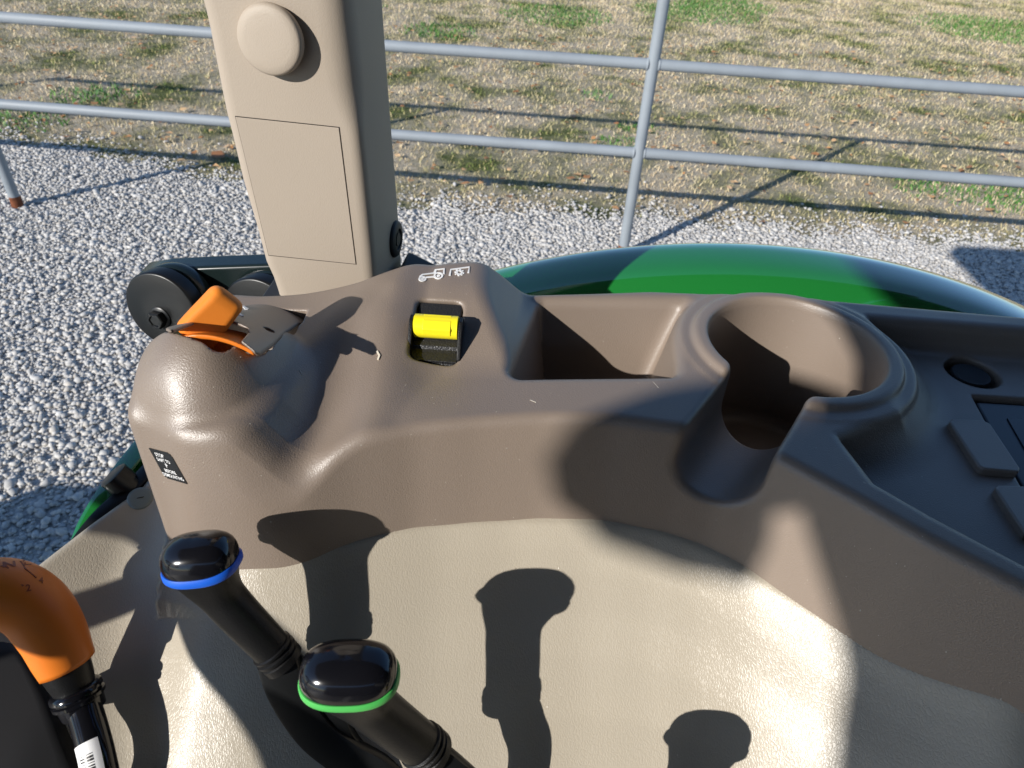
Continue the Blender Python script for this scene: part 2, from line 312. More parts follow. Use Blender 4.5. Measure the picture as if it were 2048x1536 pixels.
def f_console(P):
    x, y, z = P[:, 0], P[:, 1], P[:, 2]
    zt = ztop(x, y); f_top = (z - zt) * .95
    yf = yfront(x); sl = np.interp(x, yx, yslope); dz = -.215 - z
    yf2 = yf - np.clip(dz, -.03, .2) * .20
    f_front = (yf2 - y) / np.sqrt(1.04 + sl * sl)
    f_back = y - np.interp(x, bx, by)
    f_left = -(x + .1745 + (z + .22) * .13)
    side = smax(f_back, f_left, .010)
    # left platform under the domed cover, ending in a ridge
    xr = np.interp(y, XR[:, 1], XR[:, 0])
    f_rid = smax((x - xr) * .72 + (z + .2105) * .55, z + .2075 - .00 * y, .006)
    f_plat = f_rid
    # domed cover
    dx, dy = x + .1405, y - .276; ou = dx * .94 - dy * .342; ov = dx * .342 + dy * .94
    rho2 = (ou / .0405) ** 2 + (ov / .0500) ** 2
    sag = .42 * (.5 * (y - .262) + .5 * np.sqrt((y - .262) ** 2 + 4e-5))
    zd = -.2100 + .0345 * (1 - rho2 ** 1.3) - sag
    fl_ = (x - xr + .0010) * .72 + (z + .2100) * .50
    f_dome = smax((z - zd) * .60, fl_, .008)
    # raised hump that carries the switch
    f_hf = (y - .347) * FN[1] + (z + .198) * FN[2]
    f_ht = z + .1985 - (y - .347) * .09 + np.clip(-(x + .055), 0, .2) * .10
    f_hr = (x + .0215) * .66 + (z + .198) * .75 - (y - .347) * .04
    f_hl = -(x + .0615 + (y - .347) * .1) * .55 + (z + .198) * .83
    hump = smax(smax(f_hf, f_ht, .004), f_hr, .0045)
    hump = smax(hump, f_hl, .014)
    kk = .004 + .028 * sstep(-.035, -.07, x)
    top = smin(f_top, hump, kk)
    top = smin(top, f_plat, .014)
    kd = .0035 + .002 * sstep(-.128, -.108, x + (y - .25) * -.3)
    top = smin(top, f_dome, kd)
    # cup boss
    rx, ry = x - SX, y - SY; r = np.sqrt(rx * rx + ry * ry) + 1e-9
    # dish
    f_dish = smax(poly2(x, y, DISH) + (z + .22) * -.25, -(z + .2385), .008)
    top = smax(top, -f_dish, .006)
    cone = np.maximum((r - .064) * .64 + (z + .2225) * .77, z + .2225)
    ring = smax(np.abs(r - .0535) - .0052, z + .2162, .0045)
    fl = smax(r - .0665, z + .2208, .004)
    top = smin(top, cone, .006); top = smin(top, fl, .0025); top = smin(top, ring, .0022)
    # pads on the dish
    body = smax(top, f_front, .0055 + .004 * sstep(-.05, -.1, x))
    body = smax(body, side, .007)
    # bin
    bdepth = (-.22 - z)
    b2 = poly2(x, y, BIN) - .0060; b2 = smax(b2, .0680 - r, .012)
    f_bin = smax(b2 + bdepth * .16, -(z + .283), .012)
    body = smax(body, -f_bin, .0065)
    # cup and its handle slot
    f_cup = smax(r - .0488 + bdepth * .03, -(z + .312), .010)
    u = rx * sn[0] + ry * sn[1]; t = rx * sd[0] + ry * sd[1]
    za = -.2415 + .10 * np.clip(t - .05, -.05, .06)
    zz = np.minimum(z - za, 0); wid = .0205
    ch = np.sqrt(u * u + zz * zz) - wid
    f_ch = smax(ch, -(t - .0), .004)
    body = smax(body, -f_ch, .0045)
    body = smax(body, -f_cup, .0022)
    # recesses: round button, bezel, vanity switch opening
    f_rb = np.maximum(np.sqrt((x - .2785) ** 2 + (y - .3525) ** 2) - .0155, -(z + .249))
    body = smax(body, -f_rb, .002)
    f_bz = smax(poly2(x, y, [(.2665, .3285), (.35, .3285), (.35, .18), (.2635, .2530), (.2555, .2530)]), -(z + .246), .002)
    f_bz = smax(poly2(x, y, [(.267, .3285), (.36, .3285), (.36, .20), (.2555, .2530)]), -(z + .246), .002)
    body = smax(body, -f_bz, .0025)
    # gate opening in the dome
    if LIP is not None:
        yl = np.interp(x, LIP[:, 0], LIP[:, 1])
        f_gate = smax(smax((yl - y) * .75, y - .325, .002), smax(x - LIP[-1, 0] - .0005, -(z + .236), .002), .002)
        body = smax(body, -f_gate, .0014)
    # opening for the rocker switch
    hu = x + .0425; hv = (y - .3178) * .912 + (z + .2112) * .41
    f_sw = np.maximum(smax(np.abs(hu) - .0128, np.abs(hv) - .0205, .006), -(f_hf + .012))
    body = smax(body, -f_sw, .0022)
    return np.maximum(body, -(z + .335))
def march(px, py, f, d0=.2, d1=.8):
    r = ray(px, py); r = r / np.linalg.norm(r); t = d0
    for _ in range(200):
        v = f((r * t)[None])[0]
        if v < 2e-5: break
        t += v * .7
        if t > d1: break
    return C + r * t
def sgrad(p, f, e=.0008):
    p = np.asarray(p) - C; g = np.array([f((p + d)[None])[0] - f((p - d)[None])[0] for d in np.eye(3) * e]); return g / np.linalg.norm(g)

lp = [march(*p, f_console) for p in ((331, 661), (366, 668), (407, 682), (424, 695), (436, 699), (451, 700), (463, 692), (472, 687), (484, 696), (495, 703), (519, 707), (530, 702), (542, 691), (571, 663), (600, 647))]
LIP = np.array([(p[0], p[1]) for p in lp]); LIP = LIP[np.argsort(LIP[:, 0])]; LIP = np.vstack([[(-.19, LIP[0, 1] + .004)], LIP]); print('LIP', LIP.round(4).tolist())
console = sdf_mesh('side_console', f_console, (-.19, .0, -.345), (.46, .42, -.15), .0012, m_brown, tractor)
prop(console, 'taupe moulded side console with bin and cup holder')

from mathutils.bvhtree import BVHTree
def bvh(o):
    me = o.data; off = o.location; return BVHTree.FromPolygons([v.co[:] for v in me.vertices], [p.vertices[:] for p in me.polygons])
def hit(b, px, py):
    r = Vector(ray(px, py)).normalized(); h = b.ray_cast(Vector(C), r)
    return (np.array(h[0]), np.array(h[1])) if h[0] is not None else (None, None)
def drape(name, polys, width, b, material, parent, h=.0004, off=.0001):
    parts = []
    for pl, cl in polys:
        hs = [hit(b, *p) for p in pl]; hs = [q for q in hs if q[0] is not None]
        if len(hs) < 2: continue
        n = np.mean([q[1] for q in hs], 0); n = n if n.dot(C - hs[0][0]) > 0 else -n; n /= np.linalg.norm(n)
        parts.append(strip([q[0] + n * off for q in hs], width, n, h, cl))
    if not parts: return None
    return obj(name, *merge(parts), material, parent, smooth=False)
def circ(cx, cy, rx, ry=None, n=18, a0=0, a1=360): return [(cx + rx * math.cos(math.radians(a)), cy + (ry or rx) * math.sin(math.radians(a))) for a in np.linspace(a0, a1, n, endpoint=(a1 - a0 != 360))]
def drape_text(name, lines, quad, b, material, parent, off=.0005, bold=.02):
    """lines: (text, u centre, v centre, height, xscale, shear) inside the unit quad TL,TR,BR,BL given in pixels"""
    TL, TR, BR, BL = [np.array(q, float) for q in quad]; V = []; Fs = []
    for s, u0, v0, hgt, xs in lines:
        tv, tf = text_geo(s, 1.0, bold); k = len(V)
        for p in tv:
            u = u0 + p[0] * hgt * xs; v = v0 - p[1] * hgt
            q = (TL * (1 - u) + TR * u) * (1 - v) + (BL * (1 - u) + BR * u) * v
            P, N = hit(b, *q)
            if P is None: P = np.array(V[-1]) if V else np.zeros(3); N = np.zeros(3)
            N = N if N.dot(C - P) > 0 else -N
            V.append(P + N * off)
        Fs += [tuple(i + k for i in f) for f in tf]
    me = rawmesh(name, V, Fs); return link(name, me, material, parent, False)
cb = bvh(console)

# ---- symbols, stop decal, pads, button, bezel on the console
def c6(pts): return [(780 + x / 5.909, 500 + y / 5.909) for x, y in pts]
tr = [(c6(circ(383, 345, 36, 26)), True), (c6(circ(383, 345, 9, 6, 8)), True), (c6(circ(573, 309, 46, 34)), True), (c6(circ(573, 309, 10, 7, 8)), True),
      (c6([(358, 318), (385, 296), (518, 278), (536, 240), (640, 226), (634, 290)]), False), (c6([(424, 330), (525, 320)]), False), (c6([(545, 240), (530, 280)]), False)]
drape('tractor_symbol', tr, .0011, cb, m_white, console)
gear = [(c6(circ(820, 271, 30, 21)), True)] + [(c6([(820 + 30 * math.cos(a), 271 + 21 * math.sin(a)), (820 + 58 * math.cos(a), 271 + 40 * math.sin(a))]), False) for a in np.linspace(0.2, 0.2 + 2 * math.pi, 8, endpoint=False)]
drape('gear_symbol', gear + [(c6([(705, 305), (720, 236), (938, 206), (925, 275)]), False)], .0011, cb, m_white, console)
def patch(name, pxs, b, material, parent, h, off, bevel=0.0, n=None, round_px=0):
    P = [hit(b, *p) for p in pxs]; nn = np.mean([q[1] for q in P], 0) if n is None else np.array(n, float); nn = nn if nn.dot(C - P[0][0]) > 0 else -nn
    c = np.mean([q[0] for q in P], 0); nn /= np.linalg.norm(nn)
    pts = [q[0] if n is None else q[0] - nn * nn.dot(q[0] - c) for q in P]
    return prism(name, pts, nn, off, off + h, material, parent, bevel), c, nn
DQ = [(298, 895), (341, 906), (376, 968), (331, 955)]
dq = []
for i, (a, b_) in enumerate(zip(DQ, DQ[1:] + DQ[:1])):
    for t in np.linspace(0, 1, 7)[:-1]: dq.append((a[0] + (b_[0] - a[0]) * t, a[1] + (b_[1] - a[1]) * t))
# grid draped decal
V = []; Fs = []; n = 26
for i in range(n + 1):
    for j in range(n + 1):
        u, v = i / n, j / n
        cut = 0.12
        if u > .9 and v < .1 or u < .1 and v > .9: u, v = (u - .035 if u > .5 else u + .035), (v + .035 if v < .5 else v - .035)
        q = (np.array(DQ[0]) * (1 - u) + np.array(DQ[1]) * u) * (1 - v) + (np.array(DQ[3]) * (1 - u) + np.array(DQ[2]) * u) * v
        P, N = hit(cb, *q)
        if P is None: P, N = (V[-1], np.zeros(3)) if V else (aty(*q, .225), np.zeros(3)); print('decal miss')
        N = N if N.dot(C - P) > 0 else -N; V.append(P + N * .0003)
for i in range(n):
    for j in range(n): k = i * (n + 1) + j; Fs.append((k, k + 1, k + n + 2, k + n + 1))
dec = obj('warning_decal', V, Fs, m_decal, console)
drape_text('decal_text', [('STOP', .40, .17, .17, 1.0), ('SHIFT TO', .46, .34, .155, .92), ('P', .48, .50, .19, 1.0), ('BEFORE', .50, .69, .155, .95), ('DISMOUNTING', .50, .85, .155, .86)], DQ, cb, m_white, dec, off=.0006, bold=.01)
UP = (0, 0, 1)
pad_px = [(1897, 848), (1958, 850), (1975, 858), (2034, 948), (2030, 956), (1962, 950), (1950, 944), (1892, 855)]
def pad(pxs, z0=-.2385):
    pts = [atz(*p, CAM_H + z0) for p in pxs]; o = prism('switch_blank', pts, UP, -.001, .0042, m_brown, console, .0016); return o
pad(pad_px); pad([(p[0] + 90, p[1] + 133) for p in pad_px]); pad([(p[0] + 178, p[1] + 262) for p in pad_px])
bc = np.array([.2785, .3525, CAM_H - .249])
lathe('push_button', bc, UP, [(.0135, 0), (.0135, .002), (.0112, .0022), (.0112, .0075), (.0106, .0088), (.0095, .0090), (.009, .0086), (0, .0086)], m_dark, console)
bz = [(.2690, .3265), (.352, .3265), (.352, .2070), (.2585, .2560)]
bezel = prism('panel_bezel', [np.array([x, y, CAM_H - .246]) for x, y in bz], UP, 0, .0045, mat('bezel_plastic', (.02, .022, .03), .3), console, .0015)
prism('display_window', [np.array([x, y, CAM_H - .246]) for x, y in [(.2795, .3120), (.345, .3120), (.345, .235), (.2735, .2745)]], UP, .0046, .0052, m_gloss, bezel, .0002)

# ---- rocker switch on the hump
O = atp(885, 662, (0, .347, CAM_H - .198), FN); Ux = np.array([1., 0, 0]); Nn = FN if FN[2] > 0 else -FN; Vv = np.cross(Nn, Ux); Vv = Vv if Vv[2] > 0 else -Vv
O = np.array([-.0425, .3178, CAM_H - .2112])
def L3(u, v, n_): return O + Ux * u + Vv * v + Nn * n_
sw = box('rocker_switch', (0, 0, 0), (0, 0, 0), m_btex) if False else None
pl = [L3(*p, 0) for p in [(-.0122, -.020), (.0122, -.020), (.0122, .020), (-.0122, .020)]]
sw = prism('rocker_switch', pl, Nn, -.010, -.0012, m_btex, console, .0012); prop(sw, 'black rocker switch with a yellow roller')
prof = [(.0085, -.004), (.0075, .004), (.0045, .0088), (.0005, .0105), (-.0045, .0092), (-.0175, .0008), (-.0190, -.003)]
for u0 in (-.0142, .0122):
    P = [L3(u0, v, n_) for v, n_ in prof]; prism('rocker_cheek', P, Ux, 0, .0020, m_black, sw, .0005)
P = [L3(-.0123, v, n_) for v, n_ in [(.0085, -.004), (.0075, .0), (-.009, .0), (-.011, -.0015), (-.0185, .0002), (-.0188, -.004)]]; prism('rocker_body', P, Ux, 0, .0246, m_btex, sw, .0003)
ax0, ax1 = L3(-.0121, .0005, .0045), L3(.0121, .0005, .0045)
tube('yellow_roller', [ax0, ax0 + Ux * .0006, ax1 - Ux * .0006, ax1], [.0054, .0064, .0064, .0054], m_yellow, sw, n=40)
prism('roller_band', [L3(-.0068, v, n_) for v, n_ in [(.0045, .0100), (-.0005, .0112), (-.0050, .0098), (-.0062, .0060), (.0055, .0060)]], Ux, 0, .0150, m_yellow, sw, .0004)

# ---- quadrant cover, slider and orange paddle behind the dome
def f_cov(x, y, z, R): return (np.sqrt(((x + .1400) / .0425) ** 2 + ((z + .222 + (y - .256) * .46) / .0478) ** 2) - 1) * .044 + .0425 - R
def f_c1(P): return f_cov(P[:, 0], P[:, 1], P[:, 2], .0425)
cov_px = [(482, 681), (497, 664), (495, 655), (478, 647), (462, 642), (448, 640), (400, 640), (366, 652), (340, 662), (331, 657), (352, 634), (366, 615), (384, 605), (410, 597), (445, 594), (480, 596), (512, 599), (550, 609), (582, 620), (612, 638), (634, 645), (634, 653), (598, 646), (572, 662), (545, 689), (520, 706), (510, 703)]
cp = np.array([march(*p, f_c1)[:2] for p in cov_px])
hole = march(537, 659, f_c1)
def f_cover(P):
    x, y, z = P[:, 0], P[:, 1], P[:, 2]; sh = np.abs(f_cov(x, y, z, .0418)) - .0008
    hd = np.sqrt(((x - hole[0]) * .8) ** 2 + ((y - hole[1])) ** 2) - .0019
    return smax(smax(sh, poly2(x, y, cp) * .8, .0008), -hd, .0004)
cover = sdf_mesh('quadrant_cover', f_cover, (-.19, .24, -.25), (-.085, .36, -.16), .0007, m_brown, console)
def f_slid(P):
    x, y, z = P[:, 0], P[:, 1], P[:, 2]; sh = np.abs(f_cov(x, y, z, .0362)) - .0012
    return smax(sh, smax(np.abs(y - .2665 - (x + .13) * .05) - .0095, np.maximum(x + .1185, -.1600 - x), .001), .001)
sdf_mesh('orange_slider', f_slid, (-.19, .245, -.25), (-.085, .30, -.165), .0008, m_orange, console)
cbv = bvh(cover)
drape('speed_symbol', [([(486, 613), (490, 616), (495, 619)], False), ([(488, 615), (493, 620)], False), ([(471, 624), (485, 633)], False)], .0013, cbv, m_white, cover)
# paddle
pc = np.array([-.1418, .2720, -.1805]); e1 = np.array([.50, .62, .52]); e1 /= np.linalg.norm(e1); e3 = np.array([-.75, -.25, .60]); e3 -= e1 * e3.dot(e1); e3 /= np.linalg.norm(e3); e2 = np.cross(e3, e1)
def f_pad(P):
    d = P - pc; a = d @ e1; b = d @ e2; c = d @ e3
    wid = .0058 + .0020 * sstep(-.014, .012, a) - .0014 * sstep(.006, .0175, a)
    th = .0082 - .0010 * sstep(-.01, .012, a)
    q = smax(np.abs(a) - .0142 + .0 * b, smax(np.abs(b) - wid, np.abs(c) - th - .0009 * (1 - (b / .009) ** 2), .0034), .0048)
    st = np.maximum(np.sqrt((P[:, 0] - (-.1335 - .004)) ** 2 + (P[:, 1] - .264) ** 2) - .0045, np.abs(P[:, 2] + .183) - .009)
    return q
knob = sdf_mesh('orange_paddle', f_pad, (-.170, .245, -.205), (-.110, .305, -.155), .0006, m_orangek, console)
tube('paddle_stem', [np.array([-.1405, .272, CAM_H - .205]), np.array([-.1420, .275, CAM_H - .182])], [(.0055, .004), (.005, .0035)], m_orange, knob)

# ---- pillar
def rpoly(P, r, seg=6):
    P = [np.asarray(p, float) for p in P]; out = []; n = len(P)
    for i in range(n):
        a, b, c = P[i - 1], P[i], P[(i + 1) % n]; rr = r[i] if hasattr(r, '__len__') else r
        d1 = (a - b) / np.linalg.norm(a - b); d2 = (c - b) / np.linalg.norm(c - b); p1 = b + d1 * rr; p2 = b + d2 * rr
        for t in np.linspace(0, 1, seg + 1): out.append((1 - t) ** 2 * p1 + 2 * t * (1 - t) * b + t * t * p2)
    return out
PY, PB = .390, .452
Lr = [(395, 0), (409, 62), (430, 167), (442, 225), (455, 275), (476, 362), (505, 458), (524, 529), (538, 558), (549, 590), (553, 614)]
Fr = [(690, 0), (700, 83), (711, 167), (717, 233), (728, 333), (736, 417), (744, 500), (751, 583)]
Rr = [(770, 0), (778, 125), (786, 233), (797, 375), (803, 458), (808, 546)]
def tab(px, y): P = np.array([aty(*p, y) for p in px]); P = P[np.argsort(P[:, 2])]; return P[:, 2], P[:, 0]
lt, ft, rtb = tab(Lr, PY), tab(Fr, PY), tab(Rr, PB)
rings = []
zs = np.concatenate([np.linspace(CAM_H - .30, CAM_H - .075, 60), np.linspace(CAM_H - .06, CAM_H + .42, 14)])
for z in zs:
    dz = max(0, z - (CAM_H - .07))
    xl = np.interp(z, *lt) - dz * .10; xf = np.interp(z, *ft) + 0.0; xr_ = np.interp(z, *rtb) + 0.0
    up_ = sstep(CAM_H - .135, CAM_H - .105, z)
    rings.append(rpoly([(xl, PY + .0005, z), (xf, PY, z), (xr_, PB, z), (xl + .012, PB + .02, z)], [.009, .0075 + .008 * up_, .008, .01]))
pillar = loft('cab_pillar', rings, m_pillar, tractor)
prop(pillar, 'beige plastic cab pillar with round cap and blank panel')
cc = aty(547, 76, PY - .004)
lathe('round_cap', aty(548, 77, PY), (-.10, -1, .05), [(.0155, -.004), (.0155, .0014), (.0168, .0016), (.0171, .0028), (.0171, .0052), (.0166, .0066), (.0154, .0074), (.012, .0078), (.006, .0080), (0, .0080)], m_pillar, pillar, n=64)
AP = [(470, 232), (679, 254), (713, 529), (537, 511)]
ap = [aty(*p, PY) for p in AP]; c0 = np.mean(ap, 0)
prism('panel_seam', ap, (0, -1, 0), -.0002, .0001, m_gap, pillar)
def inset(P, d): c = np.mean(P, 0); return [p + (c - p) / np.linalg.norm(c - p) * d for p in P]
prism('access_panel', inset(ap, .0005), (0, -1, 0), -.0002, .0005, m_pillar, pillar, .0003)
sidn = np.array([PB - PY, -(np.interp(CAM_H - .2, *rtb) - np.interp(CAM_H - .2, *ft)), 0]); sidn /= np.linalg.norm(sidn)
bp = hit(bvh(pillar), 790, 478)[0]
bolt = lathe('trim_bolt', bp, sidn, [(.0125, -.002), (.0125, .0008), (.0115, .0022), (.0075, .0028), (.007, .0015), (.0045, .0015), (.0045, .0026), (.0, .0026)], m_dark, pillar)
# dark seals at the foot of the pillar
prism('rubber_seal', [np.array([x, y, CAM_H - .262]) for x, y in [(-.168, .345), (-.10, .352), (-.060, .366), (-.055, .44), (-.165, .45)]], UP, 0, .022, m_dark, tractor, .002)
prism('side_seal', [np.array([x, y, CAM_H - .26]) for x, y in [(-.085, .385), (-.060, .378), (-.055, .43), (-.08, .45)]], UP, 0, .030, m_dark, tractor, .004)

# ---- glass hinge outside the cab
hg = empty('window_hinge', (-.2, .44, CAM_H - .27)); hg.parent = tractor
gn = np.array([-.22, -1.0, .12]); gn /= np.linalg.norm(gn)
def hpuck(px, py, y):
    c = aty(px, py, y); o = lathe('hinge_puck', c, gn, [(.0292, -.012), (.0292, -.002), (.0286, -.0004), (.0275, 0), (.010, .0), (.0, .0)], m_bmetal, hg, n=64)
    lathe('outer_washer', c, gn, [(.0280, -.026), (.0286, -.024), (.0286, -.016), (.0270, -.0145), (.012, -.0145), (.012, -.012)], m_hinge, hg, n=64)
    return c, o
c1, p1 = hpuck(322, 622, .425)
lathe('hinge_bolt', aty(322, 635, .425), gn, [(.0085, 0), (.0085, .0012), (.0076, .0018), (.0, .0018)], m_bmetal, p1, n=40)
lathe('bolt_head', aty(322, 635, .425), gn, [(.0068, .0016), (.0068, .0066), (.0060, .0074), (.0048, .0074), (.004, .0064), (0, .0064)], m_bmetal, p1, n=6, smooth=False)
c2, p2 = hpuck(518, 632, .430)
bar = [(-.292, -.262), (-.290, -.246), (-.281, -.238), (-.262, -.2335), (-.23, -.2295), (-.19, -.2250), (-.13, -.2185), (-.09, -.216), (-.09, -.29), (-.13, -.292), (-.20, -.296), (-.25, -.300), (-.28, -.292)]
prism('hinge_arm', [np.array([x, .452, CAM_H + z - .027]) for x, z in bar], (0, 1, 0), 0, .020, m_hinge, hg, .003)

# ---- cream liner panel
WB = [(345, 1090), (420, 1115), (500, 1135), (630, 1104), (760, 1070), (880, 1053), (1000, 1045), (1200, 1045), (1300, 1055), (1400, 1090), (1500, 1150), (1600, 1210), (1700, 1276), (1800, 1340), (1930, 1385), (2048, 1405)]
wp = np.array([march(*p, f_console) - C for p in WB]); _k = np.array([.25, .5, .25]); wp[1:-1] = (wp[:-2] + 2 * wp[1:-1] + wp[2:]) / 4
print('wall z', [round(float(p[2]), 4) for p in wp])
_x, _yw = smooth_table(wp[:, :2], -.17, .30, 800, .03); _x, _zw = smooth_table(wp[:, [0, 2]], -.17, .30, 800, .04)
CT = []
PO = np.array([(-.08, -.030), (-.02, -.008), (0, 0), (.008, .0090), (.018, .0178), (.034, .0300), (.050, .0438), (.072, .0605), (.10, .079), (.14, .103), (.20, .140), (.30, .20), (.5, .3)])
_o = np.linspace(-.08, .5, 2901); _p = np.interp(_o, PO[:, 0], PO[:, 1]); _q = np.convolve(np.pad(_p, 15, mode='edge'), np.hanning(33)[1:-1] / np.hanning(33)[1:-1].sum(), 'valid'); _w = sstep(.002, .007, np.abs(_o)); _p = _p * (1 - _w) + _q * _w
_ey = np.linspace(-.1, .36, 400); _ez = np.convolve(np.pad(np.interp(_ey, [-.1, -.06, .03, .10, .15, .2, .3], [-.46, -.42, -.350, -.316, -.302, -.294, -.290]), 20, mode='edge'), np.ones(41) / 41, 'valid')
def zc(x, y):
    yw = np.interp(x, _x, _yw); A = np.interp(x, _x, _zw) - np.interp(yw - y, _o, _p); xe = np.interp(y, ex[::-1, 1], ex[::-1, 0])
    B = np.interp(y, _ey, _ez) - .42 * (x - xe); w_ = sstep(-.205, -.135, x); w_ = np.where((x > -.1675) & (y > yw - .02), np.maximum(w_, sstep(-.185, -.1675, x)), w_)
    return A * w_ + B * (1 - w_)
ex = np.array([(-.200, .300), (-.204, .268), (-.219, .241), (-.228, .2225), (-.236, .206), (-.243, .185), (-.250, .15), (-.259, .10), (-.272, .03), (-.285, -.06)])
NU, NV = 330, 300; V = []; Fs = []
for j in range(NV + 1):
    y = -.06 + (.30 + .06) * j / NV; xe = np.interp(y, ex[::-1, 1], ex[::-1, 0])
    us = np.linspace(xe, .40, NU + 1); zz = zc(us, np.full(NU + 1, y)); d = us - xe; zz = zz - .005 * np.maximum(0, 1 - d / .006) ** 2
    V += [(a, y, CAM_H + c) for a, c in zip(us, zz)]
for j in range(NV):
    for i in range(NU):
        k = j * (NU + 1) + i
        if V[k][0] < -.162 or V[k][1] < np.interp(V[k][0], _x, _yw) + .010: Fs.append((k, k + 1, k + NU + 2, k + NU + 1))
k0 = len(V)
for j in range(NV + 1): p = V[j * (NU + 1)]; V.append((p[0] + .001, p[1], p[2] - .05))
for j in range(NV): Fs.append((j * (NU + 1), (j + 1) * (NU + 1), k0 + j + 1, k0 + j))
liner = link('cream_liner', fastmesh('cream_liner', V, np.array(Fs)), m_cream, tractor); prop(liner, 'cream vinyl padded liner below the console')
lb = bvh(liner)
P_, N_ = hit(lb, 281, 997)
if P_ is not None:
    N_ = N_ if N_[2] > 0 else -N_
    pg = lathe('screw_plug', P_, N_, [(.0066, -.001), (.0067, .0003), (.0062, .0009), (.0045, .0011), (0, .0011)], m_plug, liner)
    prism('plug_slot', [P_ + np.array([a, b, 0]) for a, b in [(-.0016, -.0009), (.0013, .0003), (.0016, .0009), (-.0013, -.0003)]], N_, .0008, .0014, m_gap, pg)

# ---- levers
def lever(name, head, d0, col, d1, axis, ringmat, bar_px, label, W=(.0192, .0152), yaw=0.0, parent=tractor, rs=.0107):
    g = empty(name, tuple(atd(*bar_px[-1][:2], bar_px[-1][2]))); g.parent = parent; prop(g, label)
    H0 = atd(*head, d0); K = atd(*col, d1); az = np.array(axis, float); az /= np.linalg.norm(az)
    ux = np.array([math.cos(yaw), math.sin(yaw), 0]); ux -= az * ux.dot(az); ux /= np.linalg.norm(ux); uy = np.cross(az, ux)
    def ring(c, rx, ry, ex_=2.6, X=ux, Y=uy, n=56):
        out = []
        for a in np.linspace(0, 2 * math.pi, n, endpoint=False):
            ca, sa = math.cos(a), math.sin(a); wob = .0006 * math.cos(2 * a)
            out.append(c + X * rx * np.sign(ca) * abs(ca) ** (2 / ex_) + Y * ry * np.sign(sa) * abs(sa) ** (2 / ex_) + az * wob * (rx / W[0]))
        return out
    capr = [(.0, .985), (.0025, 1.0), (.0052, .985), (.0078, .935), (.0100, .84), (.0118, .70), (.0130, .52), (.0137, .32), (.0140, .12), (.0140, .02)]
    cap = loft('knob_cap', [ring(H0 + az * h * .92, W[0] * s, W[1] * s, 2.6 - .5 * (1 - s)) for h, s in capr], m_gloss, g)
    loft('colour_ring', [ring(H0 + az * h, W[0] * s, W[1] * s) for h, s in [(-.0034, .94), (-.0034, 1.01), (-.0027, 1.045), (-.0006, 1.045), (.0003, 1.015), (.0003, .94)]], ringmat, g)
    dirn = K - H0; Ld = np.linalg.norm(dirn); dirn /= Ld
    B = [H0 - az * .001, H0 - az * .012 + dirn * .004, H0 + dirn * Ld * .55 - az * .004, K]; pts = []
    N = 26
    for i in range(N + 1):
        t = i / N; pts.append((1 - t) ** 3 * B[0] + 3 * t * (1 - t) ** 2 * B[1] + 3 * t * t * (1 - t) * B[2] + t ** 3 * B[3])
    gr = []
    for i, p in enumerate(pts):
        t = i / N; e = t ** .75; tt = pts[min(i + 1, N)] - pts[max(i - 1, 0)]; tt /= np.linalg.norm(tt); bl = min(1, t * 2.2); nz = az * (1 - bl) - tt * bl; nz /= np.linalg.norm(nz)
        X = ux - nz * ux.dot(nz); X /= np.linalg.norm(X); Y = np.cross(nz, X)
        rx = W[0] * .985 * (1 - sstep(-.12, .44, t)) + rs * (1.0 - .04 * t) * sstep(-.12, .44, t); ry = W[1] * .98 * (1 - sstep(-.05, .40, t)) + rs * (1.0 - .04 * t) * sstep(-.05, .40, t)
        gr.append(ring(p, rx, ry, 2.6 - .6 * t, X, Y))
    loft('grip', gr, m_black, g)
    tt = pts[-1] - pts[-2]; tt /= np.linalg.norm(tt)
    lathe('collar', K - tt * .001, tt, [(r_ * rs / .0107, h_) for r_, h_ in [(.0102, 0), (.0100, .0010), (.0113, .0016), (.0113, .0026), (.0101, .0031), (.0101, .0037), (.0115, .0043), (.0115, .0056), (.0103, .0061), (.0103, .0068), (.0112, .0073), (.0112, .0108), (.0095, .0113)]], m_black, g)
    return g, K, tt
def flatbar(name, pts, wdir, w, th, material, parent, n=8):
    P = catmull(pts, n); rings = []
    for i, p in enumerate(P):
        t = P[min(i + 1, len(P) - 1)] - P[max(i - 1, 0)]; t /= np.linalg.norm(t); s = np.array(wdir, float); s -= t * s.dot(t); s /= np.linalg.norm(s); q = np.cross(t, s)
        rings.append(rpoly([p - s * w / 2 - q * th / 2, p + s * w / 2 - q * th / 2, p + s * w / 2 + q * th / 2, p - s * w / 2 + q * th / 2], min(th, w) * .25, 2))
    return loft(name, rings, material, parent)
bpx = [(556, 1322, .3125), (572, 1372, .3155), (602, 1425, .320), (640, 1472, .324), (700, 1516, .328), (770, 1552, .333), (860, 1620, .345), (1000, 1740, .39)]
g1, K1, t1 = lever('blue_band_lever', (404, 1125), .292, (541, 1294), .311, (-.16, .26, 1), m_blue, bpx, 'black lever knob with a blue band', W=(.0152, .0118), yaw=.06, rs=.0088)
flatbar('lever_bar', [atd(*p) for p in bpx], (1, .2, 0), .0175, .007, m_bmetal, g1)
flatbar('link_bar', [atd(*p) for p in [(570, 1290, .322), (610, 1345, .320), (672, 1425, .326), (705, 1480, .331), (800, 1545, .345), (900, 1640, .37)]], (1, .3, 0), .007, .009, m_bmetal, g1)
gpx = [(862, 1515, .3015), (900, 1545, .305), (960, 1600, .312), (1060, 1700, .34)]
g2, K2, t2 = lever('green_band_lever', (699, 1352), .272, (838, 1486), .2995, (-.05, .08, 1), m_greenr, gpx, 'black lever knob with a green band', W=(.0186, .0126), yaw=.05, rs=.0098)
flatbar('lever_bar', [atd(*p) for p in gpx], (1, .3, 0), .016, .007, m_bmetal, g2)
P4 = hit(lb, 1416, 1480)[0] - np.array(sdir) * .09; K4 = P4 + np.array([.004, -.006, -.040])
